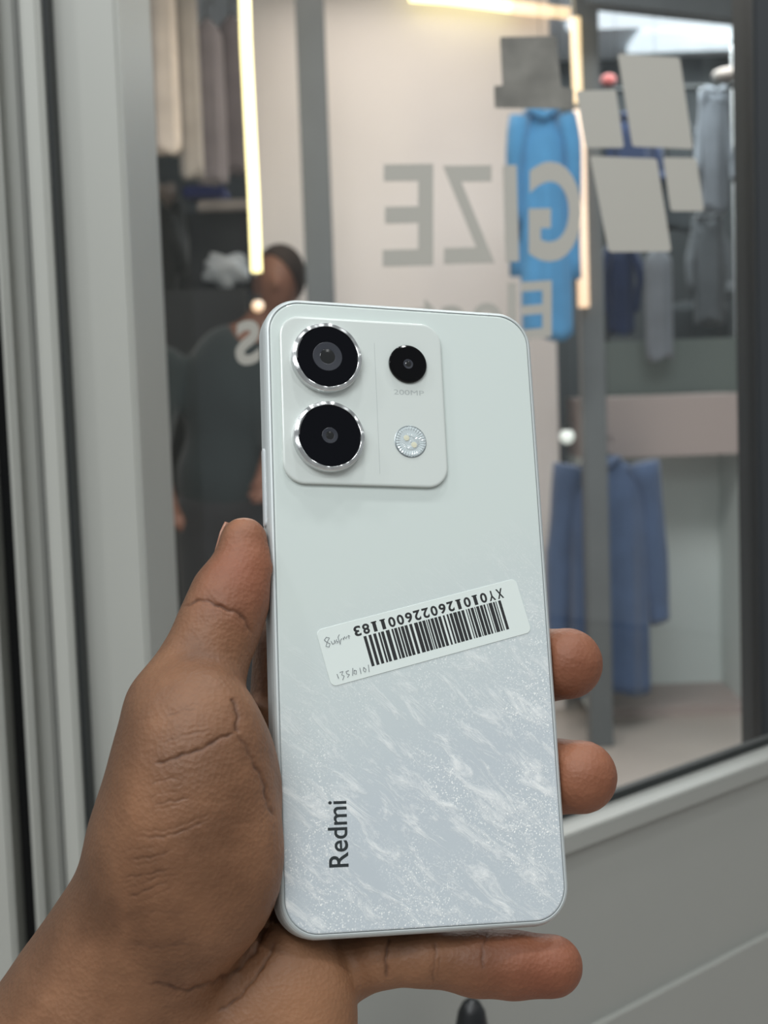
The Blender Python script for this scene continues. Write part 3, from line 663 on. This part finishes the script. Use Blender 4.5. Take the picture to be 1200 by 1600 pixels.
for pl_, dep, wd_, tn in allc:
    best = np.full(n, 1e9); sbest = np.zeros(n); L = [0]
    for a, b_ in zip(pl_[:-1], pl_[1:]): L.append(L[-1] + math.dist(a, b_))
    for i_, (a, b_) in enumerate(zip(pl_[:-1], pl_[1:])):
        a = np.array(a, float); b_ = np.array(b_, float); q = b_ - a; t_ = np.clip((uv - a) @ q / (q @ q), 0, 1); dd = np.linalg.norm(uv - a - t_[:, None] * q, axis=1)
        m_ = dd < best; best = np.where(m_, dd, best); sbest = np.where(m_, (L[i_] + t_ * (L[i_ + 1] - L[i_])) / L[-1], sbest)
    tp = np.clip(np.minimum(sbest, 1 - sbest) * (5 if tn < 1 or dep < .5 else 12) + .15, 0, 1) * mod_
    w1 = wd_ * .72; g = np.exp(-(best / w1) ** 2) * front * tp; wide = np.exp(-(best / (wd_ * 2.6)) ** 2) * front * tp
    disp -= dep * .42 * g + dep * .16 * wide; crease_shade = np.maximum(crease_shade, tn * .8 * g * min(1, dep / .8) + .22 * wide * min(1, dep))  # creases coloured darker to imitate the shade in them
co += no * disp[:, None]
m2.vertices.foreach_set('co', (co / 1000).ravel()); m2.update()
# colour zones of the skin: redder fingertips, darker left and back, painted shade in creases
ca_ = m2.color_attributes.new('skin', 'FLOAT_COLOR', 'POINT')
red = np.zeros(n)
for p, r in ((cp(895, 1040, 378), 15), (cp(915, 1220, 372), 17), (cp(860, 1512, 358), 19), (cp(385, 890, 352), 14)): red = np.maximum(red, np.exp(-(np.linalg.norm(co - p, axis=1) / r) ** 2))
left_back = np.clip((-no[:, 0] * .9 - no[:, 2] * .6 + .05) * 1.4, 0, 1) * (co[:, 0] < -25)
heel = np.exp(-(np.linalg.norm(co - cp(470, 1590, 345), axis=1) / 22) ** 2)  # lighter patch painting the light that falls on the palm heel
arr = np.stack([red, np.clip(left_back, 0, 1), crease_shade, heel], 1); ca_.data.foreach_set('color', arr.ravel())
ms = bpy.data.materials.new('brown_skin_palm'); ms.use_nodes = True; nt = ms.node_tree; b = nt.nodes['Principled BSDF']; N = nt.nodes.new; Lk = nt.links.new
at_ = N('ShaderNodeAttribute'); at_.attribute_name = 'skin'; sp = N('ShaderNodeSeparateColor'); Lk(at_.outputs['Color'], sp.inputs[0])
tc = N('ShaderNodeTexCoord'); nz = N('ShaderNodeTexNoise'); nz.inputs['Scale'].default_value = 48; nz.inputs['Detail'].default_value = 5; Lk(tc.outputs['Object'], nz.inputs['Vector'])
rp = N('ShaderNodeValToRGB'); rp.color_ramp.elements[0].position = .35; rp.color_ramp.elements[1].position = .68
rp.color_ramp.elements[0].color = c(104, 71, 49); rp.color_ramp.elements[1].color = c(138, 98, 71); Lk(nz.outputs['Fac'], rp.inputs[0])
def mixc(fac, A, col, k):
    q = N('ShaderNodeMix'); q.data_type = 'RGBA'; u = N('ShaderNodeMath'); u.operation = 'MULTIPLY'; u.inputs[1].default_value = k; Lk(fac, u.inputs[0]); Lk(u.outputs[0], q.inputs['Factor']); Lk(A, q.inputs['A']); q.inputs['B'].default_value = col; return q.outputs['Result']
o1 = mixc(at_.outputs['Alpha'], rp.outputs[0], c(176, 128, 94), .6)
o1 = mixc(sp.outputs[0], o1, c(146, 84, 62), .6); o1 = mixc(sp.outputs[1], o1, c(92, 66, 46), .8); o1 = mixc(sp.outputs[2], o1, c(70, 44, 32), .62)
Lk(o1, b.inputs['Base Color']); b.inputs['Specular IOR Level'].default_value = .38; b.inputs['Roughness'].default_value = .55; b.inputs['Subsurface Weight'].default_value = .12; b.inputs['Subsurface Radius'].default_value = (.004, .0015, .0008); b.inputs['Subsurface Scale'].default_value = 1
vz = N('ShaderNodeTexVoronoi'); vz.inputs['Scale'].default_value = 900; Lk(tc.outputs['Object'], vz.inputs['Vector'])
n4 = N('ShaderNodeTexNoise'); n4.inputs['Scale'].default_value = 260; n4.inputs['Detail'].default_value = 4; Lk(tc.outputs['Object'], n4.inputs['Vector'])
am = N('ShaderNodeMath'); am.operation = 'MULTIPLY_ADD'; am.inputs[1].default_value = .35; Lk(vz.outputs['Distance'], am.inputs[0]); Lk(n4.outputs['Fac'], am.inputs[2])
bp = N('ShaderNodeBump'); bp.inputs['Strength'].default_value = .4; bp.inputs['Distance'].default_value = .0008; Lk(am.outputs[0], bp.inputs['Height']); Lk(bp.outputs[0], b.inputs['Normal'])
m2.name = 'hand'
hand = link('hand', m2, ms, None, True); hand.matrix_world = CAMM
tag(hand, 'left hand and wrist gripping the white phone from behind, palm towards us', 'hand')
# thumbnail on the far side of the thumb
ta, tb = cp(381, 838, 359.5), cp(372, 905, 358.5)
ax_ = (tb - ta) / np.linalg.norm(tb - ta); nn = np.array([-.62, .08, -.78]); nn -= ax_ * (nn @ ax_); nn /= np.linalg.norm(nn); bb_ = np.cross(ax_, nn)
V = []; Fc = []
for i in range(9):
    for j in range(9):
        u = -3.2 + 11 * i / 8; w = R(-48 + 96 * j / 8) * (1 - .35 * max(0, (2 - i)) / 2); rr = 5.75 + 1.5 * i / 8
        V.append((ta + ax_ * u + nn * rr * math.cos(w) + bb_ * rr * math.sin(w)) / 1000)
for i in range(8):
    for j in range(8): k = i * 9 + j; Fc.append((k, k + 1, k + 10, k + 9))
nl = mesh('thumbnail', V, Fc, mat('nail', c(160, 116, 96), .35), hand, True)
so = nl.modifiers.new('s', 'SOLIDIFY'); so.thickness = .0006
